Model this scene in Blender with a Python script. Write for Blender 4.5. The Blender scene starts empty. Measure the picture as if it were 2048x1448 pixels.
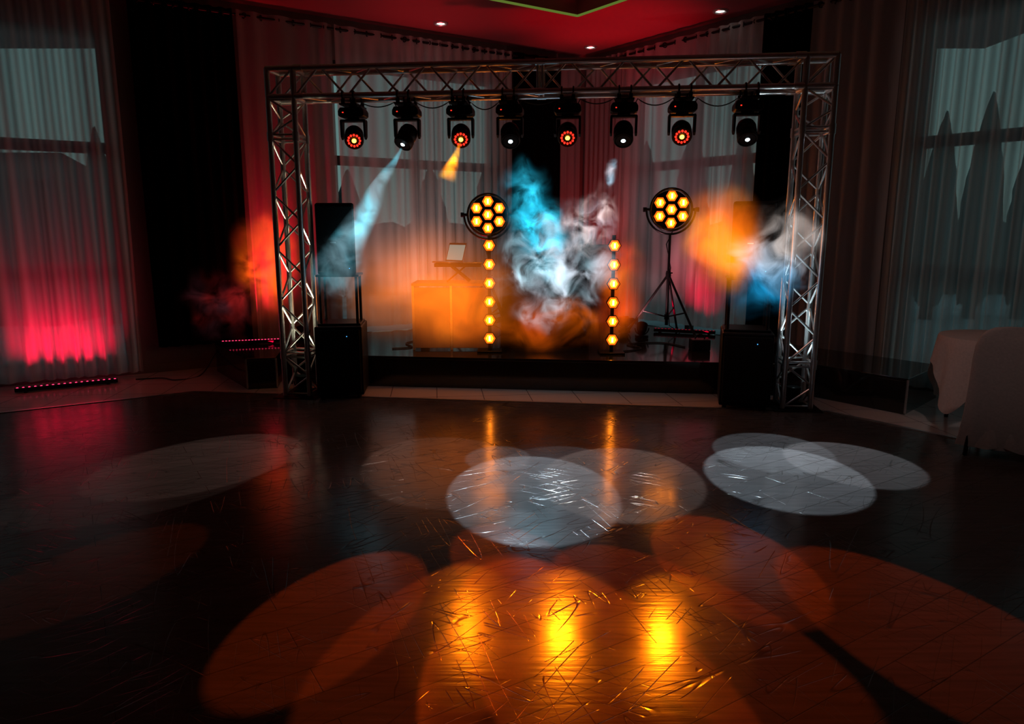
import bpy, math, random
from mathutils import Vector, Matrix
random.seed(7)
SC = bpy.context.scene
COL = SC.collection
SC.view_settings.view_transform = 'Standard'
SC.view_settings.exposure = .38
SC.view_settings.gamma = .84

# ------------------------------------------------------------------ materials
def newmat(name):
    m = bpy.data.materials.new(name); m.use_nodes = True
    nt = m.node_tree; nt.nodes.clear()
    out = nt.nodes.new('ShaderNodeOutputMaterial')
    return m, nt, out

def pbr(name, col, rough=0.5, metal=0.0, emit=None, es=0.0, var=0.12, scale=8.0, bump=0.0, spec=0.5):
    m, nt, out = newmat(name)
    b = nt.nodes.new('ShaderNodeBsdfPrincipled')
    b.inputs['Roughness'].default_value = rough
    b.inputs['Metallic'].default_value = metal
    b.inputs['Specular IOR Level'].default_value = spec
    tc = nt.nodes.new('ShaderNodeTexCoord')
    n = nt.nodes.new('ShaderNodeTexNoise'); n.inputs['Scale'].default_value = scale; n.inputs['Detail'].default_value = 1
    nt.links.new(tc.outputs['Object'], n.inputs['Vector'])
    mx = nt.nodes.new('ShaderNodeMix'); mx.data_type = 'RGBA'
    mx.inputs[6].default_value = (*[c*(1-var) for c in col], 1)
    mx.inputs[7].default_value = (*[min(1, c*(1+var)) for c in col], 1)
    nt.links.new(n.outputs['Fac'], mx.inputs[0])
    nt.links.new(mx.outputs[2], b.inputs['Base Color'])
    if bump > 0:
        bp = nt.nodes.new('ShaderNodeBump'); bp.inputs['Strength'].default_value = bump; bp.inputs['Distance'].default_value = 0.01
        nt.links.new(n.outputs['Fac'], bp.inputs['Height']); nt.links.new(bp.outputs[0], b.inputs['Normal'])
    if emit:
        b.inputs['Emission Color'].default_value = (*emit, 1); b.inputs['Emission Strength'].default_value = es
    nt.links.new(b.outputs[0], out.inputs[0])
    return m

MBLACK = pbr('black_plastic', (0.008, 0.008, 0.010), 0.45, spec=.35)
MBLACKM = pbr('black_metal', (0.02, 0.02, 0.022), 0.35, 0.6)
MGRILL = pbr('speaker_grille', (0.007, 0.007, 0.008), 0.65, 0.3, scale=300, bump=0.6)
MGLOSS = pbr('gloss_black_stage', (0.018, 0.017, 0.018), 0.09, scale=3, spec=.8)
MALU = pbr('aluminium', (0.70, 0.71, 0.72), 0.30, 0.75, scale=30)
MCLOTHB = pbr('black_drape', (0.003, 0.003, 0.0035), 0.95, spec=0.03)
MCABLE = pbr('cable_rubber', (0.01, 0.01, 0.01), 0.5)
MWALL = pbr('wall_plaster', (0.20, 0.18, 0.18), 0.8, scale=2)
MCEIL = pbr('ceiling_plaster', (0.30, 0.07, 0.09), 0.55, scale=1)
MTRAY = pbr('tray_plaster', (0.18, 0.18, 0.17), 0.8, scale=1)
MFRAME = pbr('window_frame', (0.03, 0.035, 0.04), 0.5)
MBOOTH = pbr('white_booth_panel', (0.30, 0.25, 0.20), 0.5)
MTCLOTH = pbr('ivory_tablecloth', (0.68, 0.58, 0.54), 0.85, scale=60, bump=0.1)
MCCOVER = pbr('ivory_chair_cover', (0.46, 0.40, 0.38), 0.9, scale=60, bump=0.1)
MTREE = pbr('conifer_foliage', (0.06, 0.085, 0.085), 0.9, scale=12, bump=0.5)
MHOUSE = pbr('house_render', (0.06, 0.06, 0.065), 0.9)
MROOF = pbr('roof_tiles', (0.03, 0.028, 0.03), 0.8)
MGROUND = pbr('outdoor_ground', (0.38, 0.43, 0.46), 0.9, scale=1.5, var=0.4)
MSCREEN = pbr('laptop_screen', (0.1, 0.14, 0.16), 0.3, emit=(0.35, 0.5, 0.45), es=0.4)
MLAP = pbr('laptop_grey', (0.5, 0.5, 0.52), 0.35, 0.5)

def emis(name, col, s, sample=True):
    m, nt, out = newmat(name)
    e = nt.nodes.new('ShaderNodeEmission'); e.inputs[0].default_value = (*col, 1); e.inputs[1].default_value = s
    nt.links.new(e.outputs[0], out.inputs[0])
    if not sample:
        try: m.cycles.emission_sampling = 'NONE'
        except Exception: pass
    return m
E_AMB = emis('amber_lamp_glass', (1.0, 0.32, 0.022), 2.4, False)
E_AMBD = emis('amber_lamp_rim', (1.0, 0.20, 0.01), 0.9, False)
E_CORE = emis('amber_lamp_core', (1.0, 0.27, 0.016), 72)
E_RED = emis('red_led', (1.0, 0.04, 0.02), 1.5, False)
E_ORG = emis('orange_lens', (1.0, 0.30, 0.03), 10, False)
E_WHT = emis('white_lens', (0.75, 0.95, 1.0), 4, False)
E_PINK = emis('pink_led', (1.0, 0.05, 0.16), 1.8, False)
E_PINKD = emis('dim_pink_led', (1.0, 0.04, 0.10), 0.25, False)
E_BLUE = emis('blue_indicator', (0.1, 0.45, 1.0), 1.5, False)
E_GRN = emis('green_cove_led', (0.42, 0.62, 0.12), 0.26, False)
E_DOWN = emis('downlight_led', (0.85, 1.0, 0.9), 4, False)

def sheer_mat(name, col, lo, hi, tl=.6):
    m, nt, out = newmat(name)
    at = nt.nodes.new('ShaderNodeAttribute'); at.attribute_name = 'dens'
    mr = nt.nodes.new('ShaderNodeMapRange'); mr.inputs['To Min'].default_value = lo; mr.inputs['To Max'].default_value = hi
    nt.links.new(at.outputs['Fac'], mr.inputs['Value'])
    tr = nt.nodes.new('ShaderNodeBsdfTransparent')
    d = nt.nodes.new('ShaderNodeBsdfDiffuse'); d.inputs[0].default_value = (*col, 1)
    t = nt.nodes.new('ShaderNodeBsdfTranslucent'); t.inputs[0].default_value = (*col, 1)
    a = nt.nodes.new('ShaderNodeMixShader'); a.inputs[0].default_value = tl
    nt.links.new(d.outputs[0], a.inputs[1]); nt.links.new(t.outputs[0], a.inputs[2])
    b = nt.nodes.new('ShaderNodeMixShader')
    nt.links.new(mr.outputs[0], b.inputs[0]); nt.links.new(tr.outputs[0], b.inputs[1]); nt.links.new(a.outputs[0], b.inputs[2])
    nt.links.new(b.outputs[0], out.inputs[0]); return m
MSHEER = sheer_mat('sheer_voile', (0.78, 0.82, 0.83), 0.46, 0.97)
MSHEERS = sheer_mat('pleated_voile', (0.88, 0.89, 0.90), 0.55, 1.0, .62)
MSHEERD = sheer_mat('dense_voile', (0.62, 0.58, 0.60), 0.8, 1.0)

def glass_mat():
    m, nt, out = newmat('window_glass')
    tr = nt.nodes.new('ShaderNodeBsdfTransparent'); tr.inputs[0].default_value = (0.85, 0.97, 0.96, 1)
    nt.links.new(tr.outputs[0], out.inputs[0]); return m
MGLASS = glass_mat()

def tile_mat():
    m, nt, out = newmat('floor_tiles')
    b = nt.nodes.new('ShaderNodeBsdfPrincipled'); b.inputs['Roughness'].default_value = 0.16
    tc = nt.nodes.new('ShaderNodeTexCoord'); mp = nt.nodes.new('ShaderNodeMapping')
    mp.inputs['Rotation'].default_value = (0, 0, -0.108)
    br = nt.nodes.new('ShaderNodeTexBrick'); br.offset = 0
    br.inputs['Color1'].default_value = (0.74, 0.70, 0.67, 1); br.inputs['Color2'].default_value = (0.68, 0.65, 0.63, 1)
    br.inputs['Mortar'].default_value = (0.2, 0.18, 0.18, 1)
    br.inputs['Scale'].default_value = 1; br.inputs['Brick Width'].default_value = 0.45; br.inputs['Row Height'].default_value = 0.45
    br.inputs['Mortar Size'].default_value = 0.004
    nt.links.new(tc.outputs['Object'], mp.inputs[0]); nt.links.new(mp.outputs[0], br.inputs[0])
    nt.links.new(br.outputs[0], b.inputs['Base Color']); nt.links.new(b.outputs[0], out.inputs[0]); return m

def dance_mat():
    m, nt, out = newmat('dark_laminate_planks')
    N = nt.nodes.new; L = nt.links.new
    b = N('ShaderNodeBsdfPrincipled'); b.inputs['Specular IOR Level'].default_value = .28
    tc = N('ShaderNodeTexCoord'); mp = N('ShaderNodeMapping'); mp.inputs['Rotation'].default_value = (0, 0, -0.56)
    L(tc.outputs['Object'], mp.inputs[0])
    br = N('ShaderNodeTexBrick')
    br.inputs['Color1'].default_value = (0.124, 0.104, 0.100, 1); br.inputs['Color2'].default_value = (0.108, 0.092, 0.088, 1)
    br.inputs['Mortar'].default_value = (0.045, 0.036, 0.032, 1)
    br.inputs['Scale'].default_value = 1; br.inputs['Brick Width'].default_value = 1.25; br.inputs['Row Height'].default_value = 0.16
    br.inputs['Mortar Size'].default_value = 0.0022; br.inputs['Mortar Smooth'].default_value = 0.3
    L(mp.outputs[0], br.inputs[0])
    mp2 = N('ShaderNodeMapping'); mp2.inputs['Rotation'].default_value = (0, 0, -0.56); mp2.inputs['Scale'].default_value = (1.5, 22, 1)
    L(tc.outputs['Object'], mp2.inputs[0])
    gr = N('ShaderNodeTexNoise'); gr.noise_dimensions = '2D'; gr.inputs['Scale'].default_value = 2.0; gr.inputs['Detail'].default_value = 3
    L(mp2.outputs[0], gr.inputs[0])
    gm = N('ShaderNodeMapRange'); gm.inputs['From Min'].default_value = 0.3; gm.inputs['From Max'].default_value = 0.7
    gm.inputs['To Min'].default_value = 0.85; gm.inputs['To Max'].default_value = 1.12
    L(gr.outputs['Fac'], gm.inputs['Value'])
    mul = N('ShaderNodeMix'); mul.data_type = 'RGBA'; mul.blend_type = 'MULTIPLY'; mul.inputs[0].default_value = 1
    L(br.outputs[0], mul.inputs[6]); L(gm.outputs[0], mul.inputs[7])
    rn = N('ShaderNodeTexNoise'); rn.noise_dimensions = '2D'; rn.inputs['Scale'].default_value = 3.3; rn.inputs['Detail'].default_value = 2; L(tc.outputs['Object'], rn.inputs[0])
    sc = N('ShaderNodeSeparateColor'); L(rn.outputs['Color'], sc.inputs[0])
    def scr(scale, seed, w, rot, sy, ch):
        mm = N('ShaderNodeMapping'); mm.vector_type = 'TEXTURE'
        mm.inputs['Rotation'].default_value = (0, 0, rot); mm.inputs['Scale'].default_value = (1, 1/sy, 1); mm.inputs['Location'].default_value = (seed, seed*2, 0)
        L(tc.outputs['Object'], mm.inputs[0])
        n = N('ShaderNodeTexNoise'); n.noise_dimensions = '2D'; n.inputs['Scale'].default_value = scale; n.inputs['Detail'].default_value = 0; L(mm.outputs[0], n.inputs[0])
        s = N('ShaderNodeMath'); s.operation = 'SUBTRACT'; s.inputs[1].default_value = 0.5; L(n.outputs['Fac'], s.inputs[0])
        a = N('ShaderNodeMath'); a.operation = 'ABSOLUTE'; L(s.outputs[0], a.inputs[0])
        r = N('ShaderNodeMapRange'); r.inputs['From Min'].default_value = 0; r.inputs['From Max'].default_value = w
        r.inputs['To Min'].default_value = 1; r.inputs['To Max'].default_value = 0; L(a.outputs[0], r.inputs['Value'])
        kr = N('ShaderNodeMapRange'); kr.inputs['From Min'].default_value = 0.48; kr.inputs['From Max'].default_value = 0.54; L(sc.outputs[ch], kr.inputs['Value'])
        o = N('ShaderNodeMath'); o.operation = 'MULTIPLY'; L(r.outputs[0], o.inputs[0]); L(kr.outputs[0], o.inputs[1])
        return o
    ss = [scr(10, 3.1, 0.011, -.6, .09, 0), scr(12, 7.7, 0.012, .35, .09, 1), scr(10, 1.7, 0.010, -1.05, .1, 2), scr(14, 5.2, .011, 1.1, .08, 1)]
    acc = ss[0]
    for q in ss[1:]:
        ad = N('ShaderNodeMath'); ad.operation = 'ADD'; ad.use_clamp = True; L(acc.outputs[0], ad.inputs[0]); L(q.outputs[0], ad.inputs[1]); acc = ad
    dk = N('ShaderNodeMix'); dk.data_type = 'RGBA'; dk.inputs[7].default_value = (0.03, 0.02, 0.015, 1)
    sf = N('ShaderNodeMath'); sf.operation = 'MULTIPLY'; sf.inputs[1].default_value = 0.6; L(acc.outputs[0], sf.inputs[0])
    L(sf.outputs[0], dk.inputs[0]); L(mul.outputs[2], dk.inputs[6]); L(dk.outputs[2], b.inputs['Base Color'])
    rr = N('ShaderNodeMapRange'); rr.inputs['To Min'].default_value = 0.11; rr.inputs['To Max'].default_value = 0.25; L(sc.outputs[0], rr.inputs['Value'])
    L(rr.outputs[0], b.inputs['Roughness'])
    g5 = N('ShaderNodeMath'); g5.operation = 'MULTIPLY'; g5.inputs[1].default_value = .55; L(gr.outputs['Fac'], g5.inputs[0])
    h = N('ShaderNodeMath'); h.operation = 'SUBTRACT'; L(g5.outputs[0], h.inputs[0])
    hs = N('ShaderNodeMath'); hs.operation = 'MULTIPLY'; hs.inputs[1].default_value = .9; L(acc.outputs[0], hs.inputs[0]); L(hs.outputs[0], h.inputs[1])
    h2 = N('ShaderNodeMath'); h2.operation = 'SUBTRACT'; L(h.outputs[0], h2.inputs[0])
    bf = N('ShaderNodeMath'); bf.operation = 'MULTIPLY'; bf.inputs[1].default_value = 3; L(br.outputs['Fac'], bf.inputs[0]); L(bf.outputs[0], h2.inputs[1])
    bp = N('ShaderNodeBump'); bp.inputs['Strength'].default_value = 0.26; bp.inputs['Distance'].default_value = 0.003
    L(h2.outputs[0], bp.inputs['Height']); L(bp.outputs[0], b.inputs['Normal'])
    L(b.outputs[0], out.inputs[0]); return m

# ------------------------------------------------------------------ mesh builder
class MB:
    def __init__(s): s.v = []; s.f = []; s.mi = []; s.cur = 0
    def add(s, vs, fs):
        o = len(s.v); s.v += [tuple(v) for v in vs]
        for f in fs: s.f.append([i+o for i in f]); s.mi.append(s.cur)
    def box(s, c, d, R=None):
        vs = []
        for x in (-.5, .5):
            for y in (-.5, .5):
                for z in (-.5, .5):
                    p = Vector((x*d[0], y*d[1], z*d[2]))
                    if R: p = R @ p
                    vs.append(p + Vector(c))
        s.add(vs, [(0,1,3,2),(4,6,7,5),(0,4,5,1),(2,3,7,6),(0,2,6,4),(1,5,7,3)])
    def prism(s, pts, z0, z1):
        n = len(pts)
        vs = [(p[0], p[1], z0) for p in pts] + [(p[0], p[1], z1) for p in pts]
        s.add(vs, [tuple(reversed(range(n))), tuple(range(n, 2*n))] + [(i, (i+1) % n, (i+1) % n+n, i+n) for i in range(n)])
    def cyl(s, a, b, r0, r1=None, n=10):
        r1 = r0 if r1 is None else r1
        a = Vector(a); b = Vector(b); q = (b-a).to_track_quat('Z', 'Y')
        vs = []
        for p, r in ((a, r0), (b, r1)):
            for i in range(n):
                t = 2*math.pi*i/n; vs.append(p + q @ Vector((r*math.cos(t), r*math.sin(t), 0)))
        s.add(vs, [(i, (i+1) % n, (i+1) % n+n, i+n) for i in range(n)] + [tuple(reversed(range(n))), tuple(range(n, 2*n))])
    def tube(s, path, r, n=8):
        P = [Vector(p) for p in path]; vs = []
        for k, p in enumerate(P):
            d = (P[min(k+1, len(P)-1)] - P[max(k-1, 0)])
            q = d.to_track_quat('Z', 'Y')
            for i in range(n):
                t = 2*math.pi*i/n; vs.append(p + q @ Vector((r*math.cos(t), r*math.sin(t), 0)))
        fs = []
        for k in range(len(P)-1):
            for i in range(n): fs.append((k*n+i, k*n+(i+1) % n, (k+1)*n+(i+1) % n, (k+1)*n+i))
        fs += [tuple(reversed(range(n))), tuple((len(P)-1)*n+i for i in range(n))]
        s.add(vs, fs)
    def lathe(s, prof, n=24, M=None):
        vs = []
        for r, z in prof:
            for i in range(n):
                t = 2*math.pi*i/n; p = Vector((r*math.cos(t), r*math.sin(t), z)); vs.append(M @ p if M else p)
        fs = []
        for k in range(len(prof)-1):
            for i in range(n): fs.append((k*n+i, k*n+(i+1) % n, (k+1)*n+(i+1) % n, (k+1)*n+i))
        fs += [tuple(reversed(range(n))), tuple((len(prof)-1)*n+i for i in range(n))]
        s.add(vs, fs)
    def torus(s, c, R, r, axis='Y', n=28, m=8, a0=0, a1=2*math.pi):
        full = abs(a1-a0-2*math.pi) < 1e-6
        cnt = n if full else n+1
        vs = []
        for k in range(cnt):
            t = a0+(a1-a0)*k/n
            for j in range(m):
                u = 2*math.pi*j/m; rr = R+r*math.cos(u); w = r*math.sin(u)
                if axis == 'Y': p = (rr*math.cos(t), w, rr*math.sin(t))
                elif axis == 'Z': p = (rr*math.cos(t), rr*math.sin(t), w)
                else: p = (w, rr*math.cos(t), rr*math.sin(t))
                vs.append(Vector(p)+Vector(c))
        fs = []
        for k in range(n):
            k2 = (k+1) % cnt
            for j in range(m): fs.append((k*m+j, k*m+(j+1) % m, k2*m+(j+1) % m, k2*m+j))
        s.add(vs, fs)
    def hexa(s, c, r, y0, y1, r1=None, a=0):
        r1 = r if r1 is None else r1
        vs = []
        for y, q in ((y0, r), (y1, r1)):
            for i in range(6):
                t = math.pi/3*i+a; vs.append((c[0]+q*math.cos(t), c[1]+y, c[2]+q*math.sin(t)))
        s.add(vs, [(i, (i+1) % 6, (i+1) % 6+6, i+6) for i in range(6)] + [tuple(reversed(range(6))), tuple(range(6, 12))])
    def obj(s, name, mats, parent=None, loc=(0,0,0), rot=None, smooth=False, bevel=0, **kw):
        me = bpy.data.meshes.new(name); me.from_pydata(s.v, [], s.f)
        if not isinstance(mats, (list, tuple)): mats = [mats]
        for m in mats: me.materials.append(m)
        for p, i in zip(me.polygons, s.mi): p.material_index = i; p.use_smooth = smooth
        me.update()
        import bmesh
        bm = bmesh.new(); bm.from_mesh(me); bmesh.ops.recalc_face_normals(bm, faces=bm.faces); bm.to_mesh(me); bm.free()
        o = bpy.data.objects.new(name, me); COL.objects.link(o)
        o.location = loc
        if rot is not None:
            if hasattr(rot, 'w'): o.rotation_mode = 'QUATERNION'; o.rotation_quaternion = rot
            else: o.rotation_euler = rot
        if parent: o.parent = parent
        if bevel:
            b = o.modifiers.new('bevel', 'BEVEL'); b.width = bevel; b.segments = 2; b.limit_method = 'ANGLE'
        if smooth and not bevel:
            try: me.set_sharp_from_angle(angle=math.radians(45))
            except Exception: pass
        for k, v in kw.items(): o[k] = v
        return o
def rep(o, locs, rots=None):
    """copies of a part (shared mesh) at other local places"""
    for i, l in enumerate(locs):
        c = o.copy(); COL.objects.link(c); c.location = l
        if rots: c.rotation_euler = rots[i]

def thing(name, loc, label, category, rz=0, group=None):
    e = bpy.data.objects.new(name, None); COL.objects.link(e); e.location = loc; e.rotation_euler = (0, 0, rz)
    e.empty_display_size = 0.1
    e['label'] = label; e['category'] = category
    if group: e['group'] = group
    return e

def dup(t, loc, rz=None, label=None):
    kids = list(t.children_recursive); m = {}
    n = t.copy(); COL.objects.link(n); m[t] = n
    n.location = loc
    if rz is not None: n.rotation_euler = (0, 0, rz)
    if label: n['label'] = label
    for c in kids:
        d = c.copy(); COL.objects.link(d); m[c] = d
    for c in kids: m[c].parent = m[c.parent]
    return n

# ------------------------------------------------------------------ room geometry
CX, CY = 1.04, 10.9
dL = Vector((-.85, -.527)); nL = Vector((.527, -.85)); dR = Vector((.61, -.793)); nR = Vector((-.793, -.61))
def W(side, s, off=0):
    d, n = (dL, nL) if side == 'L' else (dR, nR)
    return Vector((CX, CY)) + d*s + n*off
def seg(mb, side, s0, s1, o0, o1, z0, z1):
    pts = [W(side, s0, o0), W(side, s1, o0), W(side, s1, o1), W(side, s0, o1)]
    mb.prism(pts, z0, z1)
HC = 4.08; HT = 4.42; WO = -0.15
WINS = {'L': [(6.1, 8.6), (1.38, 3.76)], 'R': [(.86, 2.93), (4.62, 6.9)]}
ZB, ZT = 0.12, 3.62
def build_wall(name, side, send):
    mb = MB(); cur = -.5
    for a, b in sorted(WINS[side]):
        seg(mb, side, cur, a, WO-.22, WO, 0, HT)
        seg(mb, side, a, b, WO-.22, WO, 0, ZB); seg(mb, side, a, b, WO-.22, WO, ZT, HT)
        cur = b
    seg(mb, side, cur, send, WO-.22, WO, 0, HT)
    mb.obj(name, MWALL, kind='structure')
build_wall('wall_northwest', 'L', 9.6); build_wall('wall_northeast', 'R', 7.6)
mb = MB(); mb.box((-7.3, 1.4, HT/2), (.2, 9.4, HT)); mb.obj('wall_west', MWALL, kind='structure')
mb = MB(); mb.box((5.85, 1.0, HT/2), (.2, 8.4, HT)); mb.obj('wall_east', MWALL, kind='structure')
mb = MB(); mb.box((-.7, -3.3, HT/2), (13.4, .2, HT)); mb.obj('wall_south', MWALL, kind='structure')
k = 1
for side in 'LR':
    for a, b in WINS[side]:
        mb = MB()
        for s in (a, b-.07, (a+b)/2-.035): seg(mb, side, s, s+.07, WO-.16, WO-.06, ZB, ZT)
        for z in (ZB, ZT-.08): seg(mb, side, a, b, WO-.16, WO-.06, z, z+.08)
        seg(mb, side, a, b, WO-.16, WO-.06, 2.39, 2.50)
        seg(mb, side, a, b, WO-.16, WO-.06, 1.18, 1.26)
        mb.cur = 1
        seg(mb, side, a, b, WO-.115, WO-.105, ZB, ZT)
        mb.obj('window_%d' % k, [MFRAME, MGLASS], kind='structure'); k += 1
for i, side in enumerate('LR'):
    mb = MB(); seg(mb, side, .05, 9.3 if side == 'L' else 7.3, WO, WO+.02, 0, .1)
    mb.obj('baseboard_' + ('northwest', 'northeast')[i], MWALL, kind='structure')

# floor
mb = MB(); mb.prism([(-7.4, -3.4), (5.95, -3.4), (5.95, 4.9), (1.2, 11.3), (-7.4, 6.0)], -.1, 0)
mb.obj('floor', tile_mat(), kind='structure')
d0 = Vector((-3.157, 6.9)); d1 = Vector((2.8, 6.12))
e0 = d0 + dL*4.6; e1 = d1 + dR*4.2
mb = MB(); mb.prism([d0, e0, (e0.x, -3), (e1.x, -3), e1, d1], 0.0, 0.008)
mb.obj('floor_dance_area', dance_mat(), kind='structure')
def strip(mb, a, b, w, z0, z1):
    a = Vector(a); b = Vector(b); d = (b-a).normalized(); n = Vector((-d.y, d.x))*w/2
    mb.prism([a-n, b-n, b+n, a+n], z0, z1)
mb = MB()
strip(mb, e0, d0, .03, 0, .014); strip(mb, d0, d1, .03, 0, .014); strip(mb, d1, e1, .03, 0, .014)
mb.obj('trim_1', MALU, kind='structure')

# ceiling with a tray recess
R0 = Vector((.775, 9.0))
mb = MB()
mb.prism([W('L', -.4, -.1)+Vector((0, .2)), W('L', 9.6, -.3), R0+dL*9.6, R0], HC, HT)
mb.prism([W('L', -.4, -.1)+Vector((0, .2)), R0, R0+dR*9, W('R', 9, -.3)], HC, HT)
mb.prism([(-8.5, -4), (7.5, -4), (7.5, 12), (-8.5, 12)], HT, HT+.1)
mb.obj('ceiling', [MCEIL], kind='structure')
mb = MB()
for k2, (o0, z) in enumerate(((.0, HC-.004), (.16, HC+.16))):
    c = R0 + (nL+nR)*o0
    strip(mb, c, c+dL*9, .018, z-.01, z+.012); strip(mb, c, c+dR*8, .018, z-.01, z+.012)
mb.obj('trim_2', E_GRN, kind='structure')
mb = MB()
strip(mb, R0+(nL+nR)*.1, R0+(nL+nR)*.1+dL*9, .2, HC+.175, HC+.2); strip(mb, R0+(nL+nR)*.1, R0+(nL+nR)*.1+dR*8, .2, HC+.175, HC+.2)
mb.obj('trim_3', MTRAY, kind='structure')

def downlight(x, y):
    t = thing('ceiling_downlight', (x, y, HC), 'small round recessed ceiling spotlight with chrome ring, lit', 'ceiling light', group='recessed ceiling spotlights')
    mb = MB(); mb.torus((0, 0, -.004), .075, .018, 'Z'); mb.obj('bezel', MALU, t, smooth=True)
    mb = MB(); mb.lathe([(.0, -.008), (.045, -.008), (.045, -.002), (0, -.002)]); mb.obj('lamp', E_DOWN, t)
for x, y in ((-.871, 9.3), (2.405, 8.8), (1.085, 10.45)): downlight(x, y)

# ------------------------------------------------------------------ curtains
ZR = 3.92
def rail(side, s0, s1):
    a = W(side, s0); b = W(side, s1)
    t = thing('curtain_rail', (a.x, a.y, ZR), 'long dark metal curtain rod fixed below the ceiling', 'curtain rod')
    mb = MB(); v = b-a; mb.cyl((0, 0, 0), (v.x, v.y, 0), .016, n=12); mb.obj('rod', MBLACKM, t, smooth=True)
    n = nL if side == 'L' else nR; d = dL if side == 'L' else dR
    mb = MB(); q = -n*.15; mb.cyl((0, 0, 0), (q.x, q.y, 0), .012); mb.cyl((q.x, q.y, -.04), (q.x, q.y, .04), .02)
    ps = [d*s for s in (0.1, (s1-s0)*.33, (s1-s0)*.66, s1-s0-.1)]
    b0 = mb.obj('bracket', MBLACKM, t, loc=(ps[0].x, ps[0].y, 0))
    rep(b0, [(p.x, p.y, 0) for p in ps[1:]])
    mb = MB(); mb.lathe([(0, -.035), (.025, -.025), (.035, 0), (.025, .025), (0, .035)]); mb.obj('finial', MBLACKM, t, smooth=True, loc=(v.x, v.y, 0))
rail('L', .04, 9.2); rail('R', .04, 7.2)

def curtain(side, s0, s1, zb, mat, label, group, fold=.14, amp=.035, flare=0.0, rings=True):
    n = nL if side == 'L' else nR; d = dL if side == 'L' else dR
    base = W(side, (s0+s1)/2)
    t = thing('curtain', (base.x, base.y, zb), label, 'curtain', group=group)
    half = (s1-s0)/2; N = int((s1-s0)/.011); rows = 14
    ph = random.random()*6; zt = ZR+.05
    phs = []; p = ph
    for i in range(N+1):
        p += 2*math.pi*((s1-s0)/N)/fold*(1+.35*math.sin(i*.021+ph)+.25*math.sin(i*.057+2*ph)); phs.append(p)
    vs = []; dn = []
    for r in range(rows+1):
        v = r/rows; z = zb + (zt-zb)*v
        for i in range(N+1):
            u = -half + (s1-s0)*i/N
            k = (1 - .25*v)*amp
            o = math.sin(phs[i])*k + .35*k*math.sin(phs[i]*2.3+v*1.3)*(1-v) + .010*math.sin(i*.05+v*3)*(1-v)
            uu = u*(1+flare*(1-v)) + .012*math.sin(phs[i]*.5+v*4)*(1-v)
            pp = d*uu + n*o
            vs.append((pp.x, pp.y, z-zb))
            dd = .5*abs(math.cos(phs[i]))**2 + .25*(.5+.5*math.sin(phs[i]*.37+ph)) + .2*(.5+.5*math.sin(phs[i]*.13))
            if v > .975: dd = 1
            if r == 0: dd = 1
            dn.append(min(1, dd))
    fs = [(r*(N+1)+i, r*(N+1)+i+1, (r+1)*(N+1)+i+1, (r+1)*(N+1)+i) for r in range(rows) for i in range(N)]
    me = bpy.data.meshes.new('fabric'); me.from_pydata(vs, [], fs); me.materials.append(mat)
    at = me.attributes.new('dens', 'FLOAT', 'POINT'); at.data.foreach_set('value', dn)
    for p in me.polygons: p.use_smooth = True
    f = bpy.data.objects.new('fabric', me); COL.objects.link(f); f.parent = t
    if rings:
        cnt = max(2, int((s1-s0)/.16))
        ang = math.atan2(d.y, d.x)
        rm = None
        for i in range(cnt):
            u = -half + (s1-s0)*(i+.5)/cnt
            if rm is None:
                mb = MB(); mb.torus((0, 0, 0), .028, .007, 'X', n=16, m=6)
                r0 = mb.obj('curtain_ring', MBLACKM, t, smooth=True); rm = r0
            else:
                r0 = rm.copy(); COL.objects.link(r0); r0.parent = t
            r0.location = (d.x*u+n.x*.0, d.y*u+n.y*.0, ZR-zb); r0.rotation_euler = (0, 0, ang+(.6 if i % 2 else -.6))
    return t
gs = 'sheer curtains around the hall windows'; gb = 'black blackout drapes'
curtain('L', 6.02, 9.0, .05, MSHEER, 'floor-length white sheer curtain on the rod, glowing pink at its hem', gs, flare=.0)
curtain('L', 4.84, 5.86, .30, MCLOTHB, 'heavy black drape hanging between sheer curtains', gb, fold=.17)
curtain('L', 3.72, 4.80, .06, MSHEERD, 'dense white voile curtain washed with red light behind the truss', gs, fold=.16)
curtain('L', 1.24, 3.70, .36, MSHEERS, 'white sheer curtain covering a tall window behind the stage', gs, fold=.17, amp=.028)
curtain('L', .40, 1.20, .36, MCLOTHB, 'black drape hanging near the corner behind the stage', gb, fold=.17)
curtain('L', .06, .38, .36, MSHEERD, 'narrow white voile curtain in the corner, lit red', gs)
curtain('R', .08, .74, .36, MSHEERD, 'white voile curtain beside the corner, lit red', gs)
curtain('R', .76, 2.93, .36, MSHEERS, 'white sheer curtain covering a window behind the tripod lamp', gs, fold=.17, amp=.028)
curtain('R', 2.96, 3.52, .36, MCLOTHB, 'black drape hanging beside the truss tower', gb, fold=.17)
curtain('R', 3.54, 4.5, .06, MSHEERD, 'dense grey-white voile curtain beside a black platform', gs, fold=.2)
curtain('R', 4.52, 7.1, .05, MSHEER, 'floor-length white sheer curtain over a window with trees outside', gs)

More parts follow.
